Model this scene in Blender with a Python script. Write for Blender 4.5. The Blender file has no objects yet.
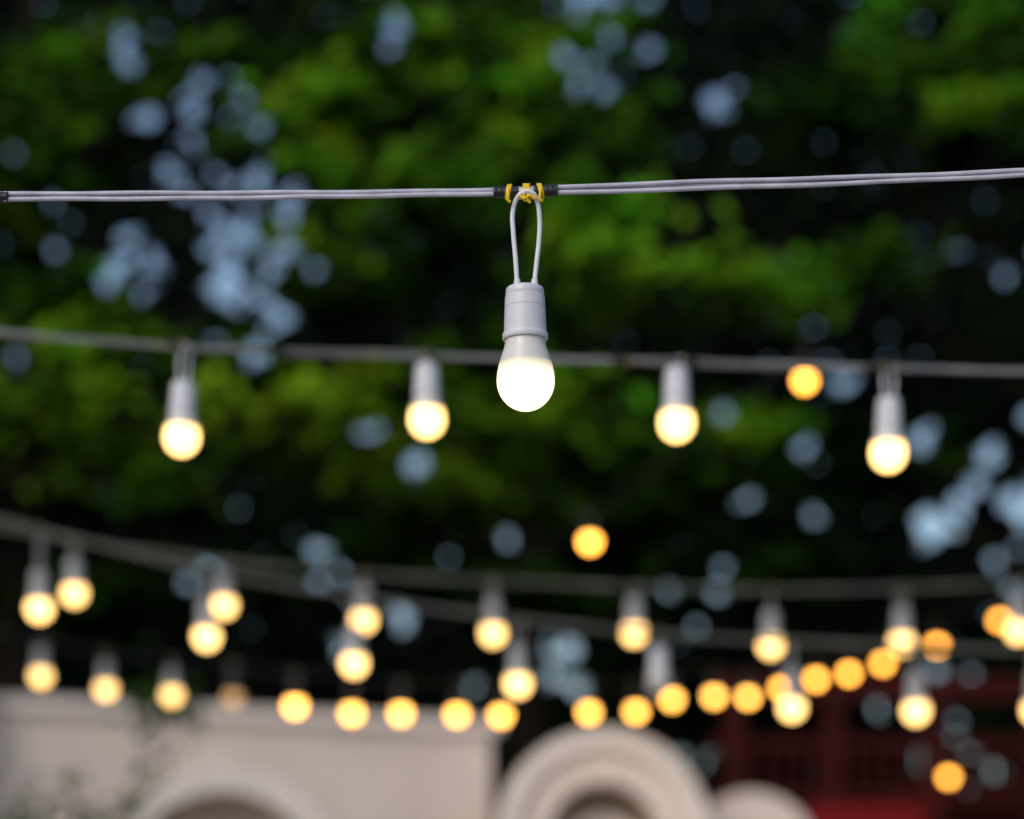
import bpy, math, random
import numpy as np
from mathutils import Vector, Matrix
random.seed(7); rng=np.random.default_rng(11)
S=bpy.context.scene
COL=S.collection

# ---------------------------------------------------------------- helpers
def new_mat(name, base=(.5,.5,.5), rough=.5, spec=.5, noise=0.0, nscale=8, bump=0.0, bscale=40):
    m=bpy.data.materials.new(name); m.use_nodes=True
    nt=m.node_tree; b=nt.nodes['Principled BSDF']
    b.inputs['Base Color'].default_value=(*base,1); b.inputs['Roughness'].default_value=rough
    b.inputs['Specular IOR Level'].default_value=spec
    tc=nt.nodes.new('ShaderNodeTexCoord')
    if noise>0:
        n=nt.nodes.new('ShaderNodeTexNoise'); n.inputs['Scale'].default_value=nscale; n.inputs['Detail'].default_value=6
        nt.links.new(tc.outputs['Object'],n.inputs['Vector'])
        r=nt.nodes.new('ShaderNodeValToRGB')
        r.color_ramp.elements[0].position=.3; r.color_ramp.elements[1].position=.7
        r.color_ramp.elements[0].color=(*[c*(1-noise) for c in base],1)
        r.color_ramp.elements[1].color=(*[min(1,c*(1+noise*.5)) for c in base],1)
        nt.links.new(n.outputs['Fac'],r.inputs['Fac']); nt.links.new(r.outputs['Color'],b.inputs['Base Color'])
    if bump>0:
        n2=nt.nodes.new('ShaderNodeTexNoise'); n2.inputs['Scale'].default_value=bscale; n2.inputs['Detail'].default_value=4
        nt.links.new(tc.outputs['Object'],n2.inputs['Vector'])
        bp=nt.nodes.new('ShaderNodeBump'); bp.inputs['Strength'].default_value=bump; bp.inputs['Distance'].default_value=.002
        nt.links.new(n2.outputs['Fac'],bp.inputs['Height']); nt.links.new(bp.outputs['Normal'],b.inputs['Normal'])
    return m

def glow_mat(name, col, s_low, s_high, za=.055, zb=.036, base=(.3,.28,.24)):
    # opal LED dome: brightest at the crown, dimmer where it meets the housing
    m=bpy.data.materials.new(name); m.use_nodes=True
    nt=m.node_tree; b=nt.nodes['Principled BSDF']
    b.inputs['Base Color'].default_value=(*base,1); b.inputs['Roughness'].default_value=.35
    b.inputs['Emission Color'].default_value=(*col,1)
    tc=nt.nodes.new('ShaderNodeTexCoord'); sp=nt.nodes.new('ShaderNodeSeparateXYZ')
    nt.links.new(tc.outputs['Object'],sp.inputs[0])
    mr=nt.nodes.new('ShaderNodeMapRange'); mr.interpolation_type='SMOOTHSTEP'
    mr.inputs['From Min'].default_value=za; mr.inputs['From Max'].default_value=zb
    mr.inputs['To Min'].default_value=s_high; mr.inputs['To Max'].default_value=s_low
    nt.links.new(sp.outputs['Z'],mr.inputs['Value']); nt.links.new(mr.outputs['Result'],b.inputs['Emission Strength'])
    try: m.cycles.emission_sampling='NONE'
    except Exception: pass
    return m

def empty(name, loc=(0,0,0)):
    e=bpy.data.objects.new(name,None); e.empty_display_size=.1; e.location=loc; COL.objects.link(e); return e

def mesh_obj(name, verts, faces, mats, parent=None, smooth=False, fmat=None):
    me=bpy.data.meshes.new(name); me.from_pydata([tuple(v) for v in verts],[],faces)
    for m in (mats if isinstance(mats,(list,tuple)) else [mats]): me.materials.append(m)
    if fmat is not None: me.polygons.foreach_set('material_index',fmat)
    if smooth: me.polygons.foreach_set('use_smooth',[True]*len(me.polygons))
    me.update()
    o=bpy.data.objects.new(name,me); COL.objects.link(o)
    if parent: o.parent=parent
    return o

def catmull(pts, n=12):
    P=[Vector(p) for p in pts]; P=[P[0]*2-P[1]]+P+[P[-1]*2-P[-2]]
    out=[]
    for i in range(1,len(P)-2):
        p0,p1,p2,p3=P[i-1],P[i],P[i+1],P[i+2]
        d0=(p1-p0).length or 1e-6; d1=(p2-p1).length or 1e-6; d2=(p3-p2).length or 1e-6
        m1=((p1-p0)/d0*d1+(p2-p1)/d1*d0)/(d0+d1)*d1
        m2=((p2-p1)/d1*d2+(p3-p2)/d2*d1)/(d1+d2)*d1
        for k in range(n):
            t=k/n; t2=t*t; t3=t2*t
            out.append(p1*(2*t3-3*t2+1)+m1*(t3-2*t2+t)+p2*(-2*t3+3*t2)+m2*(t3-t2))
    out.append(P[-2]); return out

class Geo:
    def __init__(s): s.v=[]; s.f=[]
    def tube(s, pts, r, seg=10, caps=True):
        pts=[Vector(p) for p in pts]; n=len(pts); base=len(s.v)
        rr=r if isinstance(r,(list,tuple)) else [r]*n
        up=None
        for i,p in enumerate(pts):
            t=(pts[min(i+1,n-1)]-pts[max(i-1,0)]).normalized()
            if up is None:
                a=Vector((0,0,1)) if abs(t.z)<.9 else Vector((1,0,0)); up=(a-t*a.dot(t)).normalized()
            else:
                up=(up-t*up.dot(t)).normalized()
            w=t.cross(up)
            for k in range(seg):
                a=2*math.pi*k/seg; s.v.append(p+(up*math.cos(a)+w*math.sin(a))*rr[i])
        for i in range(n-1):
            for k in range(seg):
                a=base+i*seg+k; b=base+i*seg+(k+1)%seg
                s.f.append((a,b,b+seg,a+seg))
        if caps:
            s.f.append(tuple(base+k for k in range(seg))[::-1]); s.f.append(tuple(base+(n-1)*seg+k for k in range(seg)))
    def box(s,x0,x1,y0,y1,z0,z1):
        b=len(s.v)
        for z in (z0,z1):
            for x,y in ((x0,y0),(x1,y0),(x1,y1),(x0,y1)): s.v.append(Vector((x,y,z)))
        s.f+= [(b,b+3,b+2,b+1),(b+4,b+5,b+6,b+7),(b,b+1,b+5,b+4),(b+1,b+2,b+6,b+5),(b+2,b+3,b+7,b+6),(b+3,b,b+4,b+7)]
    def obj(s,name,mat,parent=None,smooth=True): return mesh_obj(name,s.v,s.f,mat,parent,smooth)

# ---------------------------------------------------------------- materials
M_sock=new_mat('white_socket_plastic',(.60,.605,.65),.34,.5,.09,45,.15,220)
M_sock2=new_mat('weathered_socket',(.34,.34,.35),.5,.4,.2,30)
M_hous2=new_mat('weathered_housing',(.48,.46,.42),.45,.4)
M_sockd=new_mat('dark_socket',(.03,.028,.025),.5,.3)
M_hous=new_mat('bulb_housing',(.64,.62,.59),.32,.5)
M_cord=new_mat('white_cord',(.66,.66,.72),.4,.5,.08,90)
M_cord2=new_mat('weathered_cord',(.33,.33,.33),.5,.4)
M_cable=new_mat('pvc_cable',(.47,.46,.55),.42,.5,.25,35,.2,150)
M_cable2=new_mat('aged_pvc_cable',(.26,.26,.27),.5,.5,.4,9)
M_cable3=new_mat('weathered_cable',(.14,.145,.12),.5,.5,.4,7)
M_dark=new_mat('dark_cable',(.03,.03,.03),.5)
M_tape=new_mat('black_tape',(.010,.010,.012),.35,.5,.3,200,.4,400)
M_yel=new_mat('yellow_tie',(.78,.50,.008),.4,.5)
M_yel2=new_mat('faded_yellow_tie',(.30,.24,.08),.5,.4)
G_hero=glow_mat('lit_opal_dome_near',(1,.84,.55),1.6,.18,.0520,.029,(.45,.43,.38))
G_warm=glow_mat('lit_opal_dome',(1,.59,.18),4.8,1.1)
G_far=glow_mat('lit_opal_dome_warm',(1,.46,.07),12,3)
G_far2=glow_mat('lit_opal_dome_amber',(1,.40,.045),14,4)
G_dim=glow_mat('lit_opal_dome_dim',(1,.5,.12),1.0,.4)
M_off=new_mat('opal_dome_off',(.36,.35,.34),.3)

# ---------------------------------------------------------------- lamp body (lathe), z=0 at lowest point of dome
def lathe(profile, seg):
    v=[];f=[]
    n=len(profile)
    for (r,z) in profile:
        for k in range(seg):
            a=2*math.pi*k/seg; v.append((r*math.cos(a),r*math.sin(a),z))
    for i in range(n-1):
        for k in range(seg):
            a=i*seg+k;b=i*seg+(k+1)%seg
            f.append((a,b,b+seg,a+seg))
    return v,f
dome=[(29*math.sin(t),30-30*math.cos(t)) for t in np.linspace(0.02,math.pi*.5,18)]+[(28.9,33),(28.5,37),(27.9,41),(27.1,45),(26.4,48)]
hous=[(26.4,48),(26.0,49),(24.8,53),(23.4,57),(21.8,61.5),(20.6,66),(20.0,71)]
sock=[(20.0,71),(22.3,71.2),(22.8,72),(22.8,76.5),(22.3,77.6),(21.2,78),(21.1,84),(20.9,90.2),(20.6,97),(20.4,102),
      (20.0,102.4),(20.0,103.3),(20.3,103.7),(20.0,112),(19.9,113.5),(19.2,114),(19.1,115.0),(19.4,115.6),(19.1,120),(18.4,122.2),(16.5,123.6),(8,124.4),(0.01,124.6)]
def make_body(name, seg, glow, ho=None, so=None):
    prof=[(r/1000,z/1000) for r,z in dome+hous[1:]+sock[1:]]
    v,f=lathe(prof,seg)
    nd=len(dome)-1; nh=len(hous)-1
    fm=[]
    for i in range(len(prof)-1):
        fm+= [0 if i<nd else (1 if i<nd+nh else 2)]*seg
    me=bpy.data.meshes.new(name); me.from_pydata(v,[],f)
    for m in (glow,ho or M_hous,so or M_sock): me.materials.append(m)
    me.polygons.foreach_set('material_index',fm)
    me.polygons.foreach_set('use_smooth',[True]*len(f))
    me.update()
    try: me.set_sharp_from_angle(angle=math.radians(38))
    except Exception: pass
    return me
B_hero=make_body('bulb_body',96,G_hero)
B_mid=make_body('bulb_body_m',32,G_warm)
B_warm=make_body('bulb_body_b',28,G_warm,M_hous2,M_sock2)
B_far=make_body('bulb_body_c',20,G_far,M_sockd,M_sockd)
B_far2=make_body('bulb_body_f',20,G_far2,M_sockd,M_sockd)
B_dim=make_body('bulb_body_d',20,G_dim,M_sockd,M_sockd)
B_off=make_body('bulb_body_e',20,M_off)

def interp(path,x):
    for a,b in zip(path[:-1],path[1:]):
        if a.x<=x<=b.x:
            return a.lerp(b,(x-a.x)/(b.x-a.x+1e-9))
    return path[-1]

def hang_lamp(par,i,anchor,drop,body,roll=0.0,yaw=0.0,cords=True,rcord=.0022,cm=None):
    """drop = from the cable to the centre of the dome"""
    L=drop-.094
    e=bpy.data.objects.new('lamp_%d'%i,None); e.empty_display_size=.02; COL.objects.link(e)
    e.parent=par; e.location=anchor; e.rotation_euler=(0,roll,yaw)
    b=bpy.data.objects.new('bulb_and_socket_%d'%i,body); COL.objects.link(b); b.parent=e; b.location=(0,0,-drop-.030)
    if cords:
        g=Geo()
        zt=-L+.001
        w=.012 if L>.03 else .009
        pts=[(-.0085,0,zt-.004),(-.0085,0,zt+.002),(-w,0,zt+max(L,.02)*.45),(-w*.8,-.002,zt+max(L,.02)*.8),(0,-.005,.004),(w*.8,-.002,zt+max(L,.02)*.8),(w,0,zt+max(L,.02)*.45),(.0085,0,zt+.002),(.0085,0,zt-.004)]
        g.tube(catmull(pts,5),rcord,8); g.obj('cord_%d'%i,cm or M_cord2,e)
        g=Geo()
        for dx in (-.018,.018): g.tube([(dx-.016,0,0),(dx+.010,0,0)],.0058,10)
        g.obj('tape_%d'%i,M_tape,e)
        g=Geo()
        for dx in (-.014,.014):
            ring=[(dx,.0072*math.cos(a),.0072*math.sin(a)) for a in np.linspace(0,2*math.pi,13)]
            g.tube(ring,.0017,6)
        g.obj('tie_%d'%i,M_yel2,e)
    return e

def cable(par,path,mat,r=.002,spread=.0034,strands=3,seed=0,seg=8,fine=8):
    rr=random.Random(seed)
    ph=[rr.uniform(0,6.28) for _ in range(9)]
    pts=[]
    for a,b in zip(path[:-1],path[1:]):
        for k in range(fine): pts.append(a.lerp(b,k/fine))
    pts.append(path[-1])
    s=0; S_=[0]
    for a,b in zip(pts[:-1],pts[1:]): s+=(b-a).length; S_.append(s)
    g=Geo()
    for j in range(strands):
        q=[]
        for p,t in zip(pts,S_):
            ang=ph[0]+1.5*math.sin(t*2.1+ph[1])+.5*math.sin(t*6+ph[2])+j*2*math.pi/strands
            sag=.0012*math.sin(t*9+ph[3+j])+.0007*math.sin(t*27+ph[6+j%3])
            q.append(p+Vector((0,math.cos(ang)*spread*.8,math.sin(ang)*spread+sag)))
        g.tube(q,r,seg)
    return g.obj('cable',mat,par)

# ---------------------------------------------------------------- string 1 (in focus, 2.4 m away)
st=empty('string_lights')
P1=[(-3.5,2.4,2.56),(-1.6,2.4,2.425),(-.9,2.4,2.404),(-.512,2.4,2.4030),(-.2,2.4,2.4055),(.014,2.4,2.4085),(.15,2.4,2.4135),(.33,2.4,2.4195),(.512,2.4,2.4270),(.9,2.4,2.450),(1.7,2.4,2.52),(3.5,2.4,2.78)]
path=catmull(P1,10)
def seg_path(x0,x1,n):
    return [interp(path,x0+(x1-x0)*k/n) for k in range(n+1)]
def hand_strand(x0,x1,n,fz,fy,r):
    g.tube([interp(path,x0+(x1-x0)*k/n)+Vector((0,fy(x0+(x1-x0)*k/n),fz(x0+(x1-x0)*k/n))) for k in range(n+1)],r,14)
g=Geo()
sn=math.sin
hand_strand(-3.4,.012,300,lambda x:.0026+.0006*sn(x*11)+.0003*sn(x*47),lambda x:0,.0023)
hand_strand(-3.4,.012,300,lambda x:-.0022+.0007*sn(x*8+1)+.0003*sn(x*53),lambda x:-.001,.0023)
hand_strand(-3.4,.012,300,lambda x:.0002+.0016*sn(x*5+2),lambda x:.003,.0020)
hand_strand(.012,3.4,300,lambda x:.0025+.0008*sn(x*10)+.0003*sn(x*41)+.0018*max(0,x),lambda x:0,.0023)
hand_strand(.012,3.4,300,lambda x:-.0024-.0010*sn(x*7.5)+.0004*sn(x*37)-.001*max(0,x),lambda x:-.001,.0023)
hand_strand(.012,3.4,300,lambda x:.0004+.0022*sn(x*9+1.2),lambda x:.0028,.0020)
g.obj('cable',M_cable,st)
g=Geo()
def taped(x0,x1,r):
    n=14; pts=seg_path(x0,x1,n); g.tube(pts,[r*(1+.06*sn(k*1.9)) for k in range(n+1)],20)
taped(-.0185,.0060,.0054); taped(.0215,.0455,.0056); taped(-.530,-.5035,.0050)
g.obj('insulating_tape',M_tape,st)
g=Geo(); g.tube(seg_path(.004,.023,4),.0036,16); g.obj('splice',M_cord,st)
g=Geo()
def tie(x,r,tail,lean=0):
    c=interp(path,x)
    for off in (-.0012,.0012):
        ring=[c+Vector((off+lean*math.sin(a)*.004,r*math.cos(a),r*math.sin(a))) for a in np.linspace(0,2*math.pi,25)]
        g.tube(ring,.0014,8)
    g.tube(catmull([c+Vector((0,-r,.001)),c+Vector((-.0005,-r-.0015,-r)),c+Vector((-.001,-r-.001,-r-tail*.6)),c+Vector((.002,-r,-r-tail))],6),.0015,8)
tie(-.0035,.0064,.006,.3); tie(.0285,.0064,.006,-.4)
tie(.0125,.0066,.005,.9); tie(.0165,.0066,.007,-.9)
c=interp(path,.0148)
g.tube(catmull([c+Vector((-.008,-.0085,-.006)),c+Vector((-.003,-.009,-.010)),c+Vector((.003,-.009,-.007)),c+Vector((.009,-.008,-.0105))],6),.0013,8)
g.obj('yellow_tie',M_yel,st)
cx=.014; zb=2.189
g=Geo()
def pp(px,py,y=2.4): return ((px-512)*.001,y,2.6-.001*py)
g.tube(catmull([pp(517.2,292),pp(517.0,284),pp(515.8,262),pp(513.3,232),pp(512.6,214),pp(515,203,2.398),pp(520.5,196.5,2.393),pp(527,194,2.3915),pp(533,196,2.392),pp(537.6,204,2.397),pp(539.6,218),pp(539.2,238),pp(536.6,263),pp(534.6,284),pp(534.4,292)],8),.0024,16)
g.obj('hanging_cord',M_cord,st)
g=Geo()
for x in (517.2,534.4): g.tube([pp(x,291),pp(x,284),pp(x,279.5)],[.0042,.0037,.0031],16)
g.obj('cord_bushing',M_sock,st)
b=bpy.data.objects.new('bulb_and_socket',B_hero); COL.objects.link(b); b.parent=st; b.location=(cx,2.4,zb); b.rotation_euler=(0,math.radians(-.6),.4)
hang_lamp(st,2,interp(path,-.95),.18,B_mid); hang_lamp(st,3,interp(path,.97),.18,B_mid)

# ---------------------------------------------------------------- string 2 (4.1 m)
st=empty('string_lights')
P=[(-3.5,4.3,3.10),(-1.8,4.15,2.83),(-.8704,4.08,2.734),(-.717,4.08,2.722),(-.530,4.08,2.708),(-.292,4.08,2.700),(-.020,4.08,2.691),(.252,4.08,2.685),(.49,4.08,2.678),(.87,4.08,2.669),(1.8,4.1,2.67),(3.5,4.3,2.80)]
pa=catmull(P,8); cable(st,pa,M_cable2,.0020,.0036,3,3)
for i,(x,d,r) in enumerate([(-1.03,.14,0),(-.556,.155,.05),(-.1445,.1085,0),(.28,.104,0),(.641,.145,-.01),(1.08,.13,0),(1.5,.12,0),(-1.45,.13,0)]):
    hang_lamp(st,i+1,interp(pa,x),d,B_mid,r,i*.9,True,.0024,M_cord)
g=Geo()
for x in (-.79,-.60,-.235,.20):
    c=interp(pa,x); g.tube([c+Vector((0,.007*math.cos(a),.007*math.sin(a))) for a in np.linspace(0,6.283,13)],.0022,6)
g.obj('cable_tie',M_yel2,st)
g=Geo()
for x in (.17,-.42,.60): g.tube([interp(pa,x),interp(pa,x+.035)],.0062,10)
g.obj('insulating_tape',M_tape,st)

# ---------------------------------------------------------------- string A (6 m)
st=empty('string_lights')
P=[(-3.5,6.2,3.5),(-2.2,6.05,3.08),(-1.28,6,2.80),(-1.03,6,2.7375),(-.78,6,2.675),(-.53,6,2.63),(-.28,6,2.5925),(.02,6,2.55),(.32,6,2.52),(.72,6,2.495),(1.28,6,2.475),(2.4,6,2.49),(4,6.2,2.62)]
pa=catmull(P,8); cable(st,pa,M_cable3,.0022,.0040,3,5)
for i,(x,d,bd,r) in enumerate([(-2.0,.17,B_warm,0),(-1.58,.17,B_warm,0),(-1.18,.197,B_warm,.02),(-.765,.165,B_warm,.03),(-.39,.167,B_warm,-.03),(.015,.16,B_warm,0),(.365,.13,B_off,.04),(.70,.165,B_warm,0),(1.0075,.16,B_warm,-.02),(1.31,.15,B_warm,0),(1.7,.16,B_warm,0),(2.1,.16,B_warm,0)]):
    hang_lamp(st,i+1,interp(pa,x),d,bd,r,i*.7)

# ---------------------------------------------------------------- string B (6.6 m)
st=empty('string_lights')
P=[(-4,6.8,3.4),(-2.3,6.65,3.03),(-1.408,6.6,2.898),(-.94,6.6,2.824),(-.4455,6.6,2.774),(-.088,6.6,2.755),(.352,6.6,2.736),(.792,6.6,2.7275),(1.408,6.6,2.752),(2.4,6.6,2.86),(4,6.8,3.2)]
pa=catmull(P,8); cable(st,pa,M_cable3,.0022,.0040,3,8)
for i,(x,d,r) in enumerate([(-1.98,.14,0),(-1.6,.14,0),(-1.2045,.147,0.02),(-.792,.121,0),(-.407,.127,-.03),(-.052,.145,0),(.338,.127,0.02),(.712,.152,0),(1.0725,.15,0),(1.39,.135,0.02),(1.75,.14,0),(2.1,.14,0)]):
    hang_lamp(st,i+1,interp(pa,x),d,B_warm,r,i*1.1)

# ---------------------------------------------------------------- string C (runs away to the right, 8.4 -> 15 m)
st=empty('string_lights')
C=[(-2.36,7.44,2.78),(-2.05,7.86,2.76),(-1.85,8.13,2.745),(-1.649,8.402,2.734),(-1.464,8.652,2.721),(-1.264,8.923,2.734),(-1.068,9.189,2.756),(-.857,9.476,2.761),(-.650,9.756,2.767),(-.463,10.01,2.797),(-.236,10.317,2.829),(-.048,10.572,2.855),
   (.357,11.121,2.935),(.591,11.439,2.977),(.780,11.694,3.067),(1.011,12.008,3.121),(1.207,12.274,3.150),(1.412,12.552,3.232),(1.627,12.843,3.318),(1.845,13.139,3.390),(2.080,13.458,3.490),(2.479,13.999,3.671),(2.987,14.69,3.926)]
P=[(-4.2,4.96,3.35),(-3.2,6.3,3.05)]+[(x,y,z+.13) for x,y,z in C]+[(3.9,15.9,4.6)]
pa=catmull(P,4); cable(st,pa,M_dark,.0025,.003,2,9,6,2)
for i,(x,y,z) in enumerate(C):
    hang_lamp(st,i+1,Vector((x,y,z+.13)),.13,B_dim if i==6 else (B_warm if i<6 else (B_far if i<17 else B_far2)),0,i,True,.0022,M_cord2 if i<10 else M_dark)

# string D, steep, into the trees
st=empty('string_lights')
P=[(-3.0,8.4,2.55),(-1.4,9.2,2.75),(-.4,9.8,3.08),(.325,10,3.62),(1.22,10,4.30),(2.0,11.2,5.2),(2.6,12.6,6.3)]
pa=catmull(P,8); cable(st,pa,M_dark,.0015,.001,1,12,6,2)
hang_lamp(st,1,interp(pa,.325),.11,B_far2,0,0,True,.002,M_dark); hang_lamp(st,2,interp(pa,1.22),.12,B_far2,0,0,True,.002,M_dark)

# ---------------------------------------------------------------- ground
M_ground=new_mat('paving_ground',(.22,.20,.18),.85,.3,.3,1.5,.3,20)
gnd=mesh_obj('ground',[(-300,-300,0),(300,-300,0),(300,400,0),(-300,400,0)],[(0,1,2,3)],M_ground)
M_terr=new_mat('terrace_stone',(.33,.30,.27),.8,.3,.25,3,.3,30)
g=Geo(); g.box(-7,7,-5,10.9,-.2,.06); g.obj('terrace_paving',M_terr,None,False)

# ---------------------------------------------------------------- cream wall with arch
M_wall=new_mat('cream_render',(.72,.61,.535),.85,.2,.20,1.2,.4,60)
M_trim=new_mat('pale_render_trim',(.79,.70,.63),.8,.2,.14,4,.3,60)
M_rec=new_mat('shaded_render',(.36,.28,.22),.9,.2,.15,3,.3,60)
def arch_face(g,x0,x1,zb,ztop,cx,r,zs,y0,y1,n=28):
    g.box(x0,cx-r,y0,y1,zb,ztop); g.box(cx+r,x1,y0,y1,zb,ztop)
    for k in range(n):
        a0=math.pi*(1-k/n); a1=math.pi*(1-(k+1)/n)
        xa,za=cx+r*math.cos(a0),zs+r*math.sin(a0); xb,zb_=cx+r*math.cos(a1),zs+r*math.sin(a1)
        b=len(g.v)
        for y in (y0,y1): g.v+= [Vector((xa,y,za)),Vector((xb,y,zb_)),Vector((xb,y,ztop)),Vector((xa,y,ztop))]
        g.f+= [(b,b+1,b+2,b+3),(b+4,b+7,b+6,b+5),(b,b+4,b+5,b+1),(b+3,b+2,b+6,b+7)]
def arch_band(g,cx,zs,r0,r1,zb,y0,y1,n=32):
    pr=[(cx-r1,zb,cx-r0,zb)]+[(cx+r1*math.cos(a),zs+r1*math.sin(a),cx+r0*math.cos(a),zs+r0*math.sin(a)) for a in np.linspace(math.pi,0,n)]+[(cx+r1,zb,cx+r0,zb)]
    b=len(g.v)
    for xo,zo,xi,zi in pr: g.v+= [Vector((xo,y0,zo)),Vector((xi,y0,zi)),Vector((xi,y1,zi)),Vector((xo,y1,zo))]
    for k in range(len(pr)-1):
        q=b+4*k
        g.f+= [(q,q+1,q+5,q+4),(q+1,q+2,q+6,q+5),(q+2,q+3,q+7,q+6),(q+3,q,q+4,q+7)]
w=empty('cream_garden_wall',(-.11,12.4,0)); w.rotation_euler=(0,0,math.radians(23))
g=Geo(); arch_face(g,-3.2,0,.0,2.98,-1.42,.50,2.13,0,.35); g.box(-6.5,-3.2,0,.35,0,2.98); g.obj('wall_body',M_wall,w,False)
g=Geo(); g.box(-6.55,.04,-.04,.39,2.98,3.045); g.obj('coping',M_trim,w,False)
g=Geo(); arch_band(g,-1.42,2.13,.50,.63,0,-.035,-.001); g.obj('arch_moulding',M_trim,w,False)
g=Geo(); g.box(-2.1,-.7,.36,.42,0,2.9); g.obj('niche_back',M_wall,w,False)
g=Geo(); g.box(-3.05,-2.62,-.14,-.002,0,3.2); g.obj('pilaster',M_trim,w,False)

gw=empty('arched_gateway',(.455,12.0,0))
g=Geo(); arch_band(g,0,2.42,.27,.51,0,0,.55,40); g.obj('arch_body',M_wall,gw,False)
g=Geo(); arch_band(g,0,2.42,.44,.53,0,-.05,-.002,40); g.obj('outer_moulding',M_trim,gw,False)
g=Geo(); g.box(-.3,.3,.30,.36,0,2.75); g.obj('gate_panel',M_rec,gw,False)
g=Geo(); arch_band(g,0,2.30,.16,.24,0,.20,.29,30); g.obj('inner_arch',M_trim,gw,False)
gw=empty('small_arched_niche',(1.22,12.2,0))
g=Geo(); arch_band(g,0,2.33,.13,.33,0,0,.5,40); g.obj('arch_body',M_wall,gw,False)
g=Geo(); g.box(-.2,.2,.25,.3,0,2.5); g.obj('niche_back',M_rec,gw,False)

# ---------------------------------------------------------------- red pavilion
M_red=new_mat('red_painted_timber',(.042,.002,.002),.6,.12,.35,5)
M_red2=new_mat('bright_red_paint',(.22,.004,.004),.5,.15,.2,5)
pv=empty('red_pavilion',(0,14.6,0))
g=Geo()
for x in (1.35,1.95,2.55,3.2,3.85,4.6): g.box(x-.06,x+.06,-.06,.06,0,3.55)
g.box(1.2,4.8,-.07,.07,3.42,3.56); g.box(1.2,4.8,-.05,.05,3.12,3.19); g.box(1.2,4.8,-.05,.05,2.80,2.87)
x=1.3
while x<4.7:
    g.box(x,x+.03,-.03,.03,2.87,3.12); x+=.11
g.box(1.2,4.8,.9,.95,0,2.85)
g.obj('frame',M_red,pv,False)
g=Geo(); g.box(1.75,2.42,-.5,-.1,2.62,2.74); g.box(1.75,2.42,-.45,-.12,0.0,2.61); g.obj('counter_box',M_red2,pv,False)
hang_lamp(pv,1,Vector((2.62,-.2,2.78+.30)),.14,B_far2,0,0,True,.002,M_dark)

# ---------------------------------------------------------------- foliage
def leaf_mat(name, trans=.45):
    m=bpy.data.materials.new(name); m.use_nodes=True; nt=m.node_tree
    for n in list(nt.nodes): nt.nodes.remove(n)
    out=nt.nodes.new('ShaderNodeOutputMaterial'); at=nt.nodes.new('ShaderNodeAttribute'); at.attribute_name='leafcol'
    d=nt.nodes.new('ShaderNodeBsdfPrincipled'); d.inputs['Roughness'].default_value=.6; d.inputs['Specular IOR Level'].default_value=.06
    nt.links.new(at.outputs['Color'],d.inputs['Base Color'])
    if trans>0:
        t=nt.nodes.new('ShaderNodeBsdfTranslucent'); mx=nt.nodes.new('ShaderNodeMixShader'); mx.inputs[0].default_value=trans
        nt.links.new(at.outputs['Color'],t.inputs['Color'])
        nt.links.new(d.outputs[0],mx.inputs[1]); nt.links.new(t.outputs[0],mx.inputs[2]); nt.links.new(mx.outputs[0],out.inputs[0])
    else: nt.links.new(d.outputs[0],out.inputs[0])
    return m
M_leaf=leaf_mat('tree_leaves',.4); M_leafd=leaf_mat('distant_leaves',0)
TPL=np.array([(0,0,0),(.32,.34,.09),(.74,.27,.05),(1,0,-.06),(.74,-.27,.05),(.32,-.34,.09)])-np.array([.5,0,0])
def leaves(name,C,size,col,up,mat,parent=None,jit=1.0):
    N=len(C); nrm=rng.normal(size=(N,3))*jit+np.asarray(up); nrm/=np.linalg.norm(nrm,axis=1)[:,None]
    a=rng.normal(size=(N,3)); a-=nrm*(a*nrm).sum(1)[:,None]; a/=np.linalg.norm(a,axis=1)[:,None]
    b=np.cross(nrm,a)
    V=C[:,None,:]+size[:,None,None]*(TPL[None,:,0,None]*a[:,None,:]+TPL[None,:,1,None]*b[:,None,:]+TPL[None,:,2,None]*nrm[:,None,:])
    V=V.reshape(-1,3)
    me=bpy.data.meshes.new(name); me.vertices.add(6*N); me.vertices.foreach_set('co',V.ravel().astype(np.float32))
    idx=(np.arange(N)*6)[:,None]+np.array([0,1,2,3,0,3,4,5])[None,:]
    me.loops.add(8*N); me.loops.foreach_set('vertex_index',idx.ravel().astype(np.int32))
    me.polygons.add(2*N); me.polygons.foreach_set('loop_start',(np.arange(2*N)*4).astype(np.int32)); me.polygons.foreach_set('loop_total',np.full(2*N,4,np.int32))
    me.update(calc_edges=True)
    ca=me.color_attributes.new('leafcol','FLOAT_COLOR','POINT')
    cc=np.ones((N,6,4),np.float32); cc[:,:,:3]=col[:,None,:]; ca.data.foreach_set('color',cc.ravel())
    me.materials.append(mat)
    o=bpy.data.objects.new(name,me); COL.objects.link(o)
    if parent: o.parent=parent
    return o

def G(px,py): return ((px-512)*.0075, 9.1-.0075*py)
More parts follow.
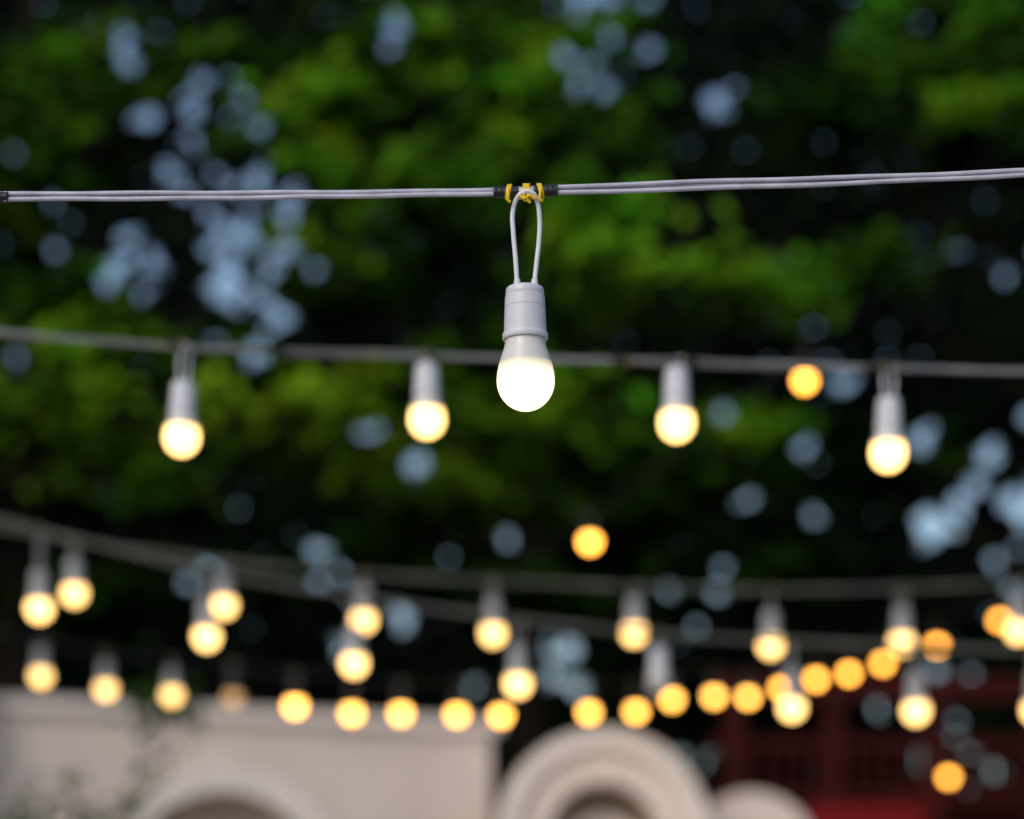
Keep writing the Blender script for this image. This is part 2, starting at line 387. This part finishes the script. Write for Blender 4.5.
# (x, y, spread, count, boost)
gap_cl=[(130,45,14,2,1),(390,42,10,2,1),(180,118,24,5,1),(185,165,22,4,1),(235,112,20,4,0),(245,215,28,6,1),(245,258,30,7,1),(280,250,22,3,0),(145,275,20,4,1),(245,300,26,4,0),(130,240,8,2,0),(60,272,12,2,0),
 (25,355,5,1,0),(545,15,4,1,1),(590,48,36,8,0),(653,52,4,1,1),(600,15,24,3,0),(715,105,4,1,1),(425,457,8,1,1),(445,545,2,1,0),(505,541,2,1,0),(800,448,3,1,1),(812,515,3,1,0),(372,430,2,1,0),(925,530,16,3,1),
 (985,500,38,10,1),(1010,556,14,2,0),(700,590,22,4,0),(548,662,16,5,1),(330,580,28,5,0),(395,602,14,2,0),(200,572,12,2,0),(925,712,40,8,0),(958,745,18,3,0),(690,740,14,2,0),(735,765,8,1,0),(845,388,3,1,0),(718,415,3,1,0),(745,500,4,1,0),
 (480,685,8,1,0),(45,200,8,1,0),(300,325,10,1,0),(1090,300,40,8,0),(-80,200,50,8,0),(1150,600,40,6,0),(-100,500,40,5,0)]
gaps=[]
for px,py,s,n,bo in gap_cl:
    for k in range(n):
        for tr in range(20):
            gx,gz=G(px+rng.normal()*s*.8,py+rng.normal()*s*.9)
            if all((gx-a)**2+(gz-b)**2>.17**2 for a,b,_ in gaps): break
        r=rng.uniform(.030,.045) if (bo and rng.uniform()<.7) else rng.uniform(.006,.024)
        gaps.append((gx,gz,r))
gaps=np.array(gaps)
def cut(C,scale_r,extra):
    keep=np.ones(len(C),bool)
    k=C[:,1]/18.0
    for gx,gz,r in gaps:
        d=np.hypot(C[:,0]-gx*k,(C[:,2]-1.6)-(gz-1.6)*k); keep&=d>(r*scale_r+extra)
    return keep
tl=empty('distant_tree_line')
cell=.05
X,Z=np.meshgrid(np.arange(-10,10,cell),np.arange(0,12.6,cell)); n=X.size
C=np.stack([X.ravel()+rng.uniform(-.025,.025,n),18+rng.uniform(-.2,.2,n),Z.ravel()+rng.uniform(-.025,.025,n)],1)
top=11.4+.7*np.sin(C[:,0]*.8)+.3*np.sin(C[:,0]*2.3+1)+.2*np.sin(C[:,0]*7)
C=C[C[:,2]<top]
C=C[cut(C,1,.066)]
n=len(C)
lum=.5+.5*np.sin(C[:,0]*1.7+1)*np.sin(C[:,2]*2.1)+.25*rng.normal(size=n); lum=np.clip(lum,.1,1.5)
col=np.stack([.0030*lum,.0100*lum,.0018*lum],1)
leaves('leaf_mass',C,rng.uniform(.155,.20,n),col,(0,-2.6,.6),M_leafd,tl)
def wing(x0,x1,y0,y1,n):
    t=rng.uniform(0,1,n); return np.stack([x0+(x1-x0)*t+rng.normal(size=n)*.4,y0+(y1-y0)*t+rng.normal(size=n)*.4,rng.uniform(0,11,n)],1)
for wv in (wing(-10,-13,18,6,9000),wing(10,13,18,6,9000)):
    leaves('leaf_mass_wing',wv,rng.uniform(.35,.5,len(wv)),np.tile([[.012,.028,.007]],(len(wv),1)),(0,0,.6),M_leafd,tl)

# crowns : (x, z, rx, rz, brightness, yellow, y)
cl=[(-.49,7.24,.8,.34,.55,.2,14.4),(.17,6.82,.6,.26,.75,.2,14.2),(-1.15,6.88,.5,.28,.55,.3,14.6),(-.43,6.4,.75,.32,.8,.3,14.2),(-1.03,6.04,.5,.26,.65,.3,14.5),(.47,5.98,.42,.40,.9,.3,14.0),
(1.13,5.68,.70,.12,.85,.4,13.8),(-1.27,4.96,.65,.26,1.05,.8,13.8),(-2.7,5.02,.5,.20,.8,.6,14.0),(-2.47,5.38,.7,.15,.75,.5,14.0),(.29,5.02,.8,.30,.75,.4,14.2),(1.25,4.9,.6,.22,.55,.3,14.3),
(.65,4.6,.6,.18,.35,.2,14.6),(-2.7,7.24,.5,.32,.5,.2,14.8),(-2.9,6.64,.35,.40,.4,.2,14.9),(2.5,7.24,.55,.28,.55,.2,14.3),(2.75,6.8,.42,.15,.55,.2,14.2),(2.15,6.15,.4,.07,.25,.2,14.8),
(1.9,7.1,.4,.16,.25,.1,14.9),(-.43,4.7,.5,.2,.5,.5,14.4),(-2.1,4.65,.5,.2,.4,.4,14.2),(-1.87,7.36,.5,.2,.35,.2,14.8),(-2.75,5.9,.4,.22,.35,.2,14.9),(2.3,5.0,.5,.2,.13,.1,15),
(-.2,5.5,.6,.22,.45,.3,14.9),(-1.7,5.55,.45,.15,.35,.3,15),(-.9,4.3,.7,.16,.18,.2,15),(1.4,4.2,.7,.18,.12,.2,15),(-2.5,4.1,.6,.15,.14,.2,15),(.1,4.1,.6,.18,.12,.2,15),(.35,7.5,.5,.2,.45,.2,15),
(3.6,7.3,.8,.5,.6,.3,14.4),(3.9,6.0,.7,.4,.4,.3,14.6),(-3.8,6.9,.8,.5,.5,.3,14.5),(-3.8,5.2,.7,.4,.7,.4,14.2),(4.6,5.2,.8,.4,.5,.3,14.5),(-4.9,6.2,.8,.6,.5,.3,14.5),
(-.6,8.5,1.1,.4,.7,.3,14.9),(1.0,8.6,1.0,.4,.6,.3,15),(-2.3,8.6,1.0,.4,.6,.3,15),(2.8,8.6,1.0,.4,.6,.3,15)]
trees={0:[],1:[],2:[]}
for c in cl:
    k=0 if c[0]<-1.5 else (1 if c[0]<1.4 else 2); trees[k].append(c)
M_bark=new_mat('bark',(.014,.011,.008),.95,.05,.4,6,.6,30)
trunk_x={0:-3.1,1:.15,2:4.0}
for k,cs in trees.items():
    te=empty('tree'); te.location=(0,0,0)
    tx=trunk_x[k]; ty=15.3
    Cs=[];Ls=[];Cl=[]
    g=Geo()
    tr=catmull([(tx,ty,0),(tx+.08,ty,1.6),(tx-.05,ty-.05,3.6),(tx+.1,ty-.1,6),(tx,ty-.1,9.2)],8)
    g.tube(tr,[.20*(1-.8*i/len(tr)) for i in range(len(tr))],14)
    for (x,z,rx,rz,br,ye,y) in cs:
        z0=max(1.8,min(8.8,z-abs(x-tx)*.55)); a=Vector((tx,ty-.05,z0)); e_=Vector((x,y+.15,z-.05))
        mid=a.lerp(e_,.5)+Vector((0,0,-.08)); lp=catmull([a,mid,e_],7); g.tube(lp,[.055*(1-.8*i/len(lp)) for i in range(len(lp))],7)
        area=rx*rz
        ns=int(22+area*150)
        for s in range(ns):
            u=rng.normal(size=3); u/=np.linalg.norm(u); rad=rng.uniform(.1,1.4)**.65
            sc=np.array([x+u[0]*rx*rad,y+u[1]*.45*rad-u[2]*.15,z+u[2]*rz*rad])
            m=int(rng.uniform(9,22)); R=rng.uniform(.06,.15); tilt=rng.normal(size=2)*.4
            q=rng.normal(size=(m,3))*np.array([R*.8,R*.6,R*.10]); q[:,2]+=q[:,0]*tilt[0]+q[:,1]*tilt[1]-.35*np.abs(q[:,0])
            Cs.append(sc+q); Ls.append(rng.uniform(.07,.13,m))
            b_=3.1*br*(.10+1.4*rng.uniform()**1.5)*(0.66+.6*u[2]-.25*u[1]); yy=np.clip(ye+rng.normal()*.25,0,1)  # leaf colour lighter on clump tops and near sides, light painted in
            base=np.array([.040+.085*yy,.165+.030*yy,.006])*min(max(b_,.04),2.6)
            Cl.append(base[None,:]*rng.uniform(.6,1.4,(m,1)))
    C=np.concatenate(Cs);L=np.concatenate(Ls);Q=np.concatenate(Cl)
    kp=cut(C,1,.052); C,L,Q=C[kp],L[kp],Q[kp]
    g.obj('trunk_and_limbs',M_bark,te)
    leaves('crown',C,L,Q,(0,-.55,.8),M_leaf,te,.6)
    print('leaves',k,len(C))

sp_=empty('garden_shrub')
g=Geo(); Cs=[]
rs=random.Random(4)
for i in range(15):
    x0=-1.75+rs.uniform(-.15,.15); tip=(-1.75+rs.uniform(-.45,.5),9.9+rs.uniform(-.2,.2),rs.uniform(2.15,2.62))
    if i==0: tip=(-1.48,10,2.86)
    if i==1: tip=(-1.42,10,2.80)
    pts=catmull([(x0,10,.05),(x0+rs.uniform(-.05,.05),10,1.4),tip],10); g.tube(pts,[.009*(1-.7*j/len(pts)) for j in range(len(pts))],6)
    for p in pts[10:]:
        for _ in range(5 if i>1 else 4): Cs.append((p.x+rs.gauss(0,.05),p.y+rs.gauss(0,.05),p.z+rs.gauss(0,.03)))
    if i<2:
        for _ in range(45): Cs.append((tip[0]+rs.gauss(0,.06),tip[1]+rs.gauss(0,.05),tip[2]+rs.gauss(0,.05)))
g.obj('stems',M_bark,sp_)
C=np.array(Cs); n=len(C)
leaves('leaves',C,rng.uniform(.045,.08,n),np.array([[.04,.085,.015]])*rng.uniform(.6,1.4,(n,1)),(0,-.3,.6),M_leaf,sp_)

# ---------------------------------------------------------------- light
wd=bpy.data.worlds.new('World'); S.world=wd; wd.use_nodes=True; nt=wd.node_tree
bg=nt.nodes['Background']; sky=nt.nodes.new('ShaderNodeTexSky'); sky.sky_type='NISHITA'; sky.sun_disc=False
el=math.radians(38); az=math.radians(215)
sky.sun_elevation=el; sky.sun_rotation=az; sky.air_density=1.15; sky.dust_density=2.5; sky.ozone_density=2.2
nt.links.new(sky.outputs['Color'],bg.inputs['Color']); bg.inputs['Strength'].default_value=.15
sl=bpy.data.lights.new('sun','SUN'); sl.energy=.8; sl.angle=math.radians(20); sl.color=(1,.95,.88)
so=bpy.data.objects.new('sun',sl); COL.objects.link(so)
d=Vector((math.sin(az)*math.cos(el),math.cos(az)*math.cos(el),math.sin(el)))
so.rotation_euler=d.to_track_quat('Z','Y').to_euler(); so.location=(0,-5,12)

# ---------------------------------------------------------------- camera
cd=bpy.data.cameras.new('camera'); cam=bpy.data.objects.new('camera',cd); COL.objects.link(cam)
cam.location=(0,0,1.6); cam.rotation_euler=(math.radians(90),0,0)
cd.lens=84.375; cd.sensor_width=36; cd.shift_y=(1000-409.5)/1024
cd.dof.use_dof=True; cd.dof.focus_distance=2.4; cd.dof.aperture_fstop=84.375/36.0
cd.clip_start=.05; cd.clip_end=1000
S.camera=cam
S.view_settings.view_transform='Standard'; S.view_settings.look='None'; S.view_settings.exposure=0
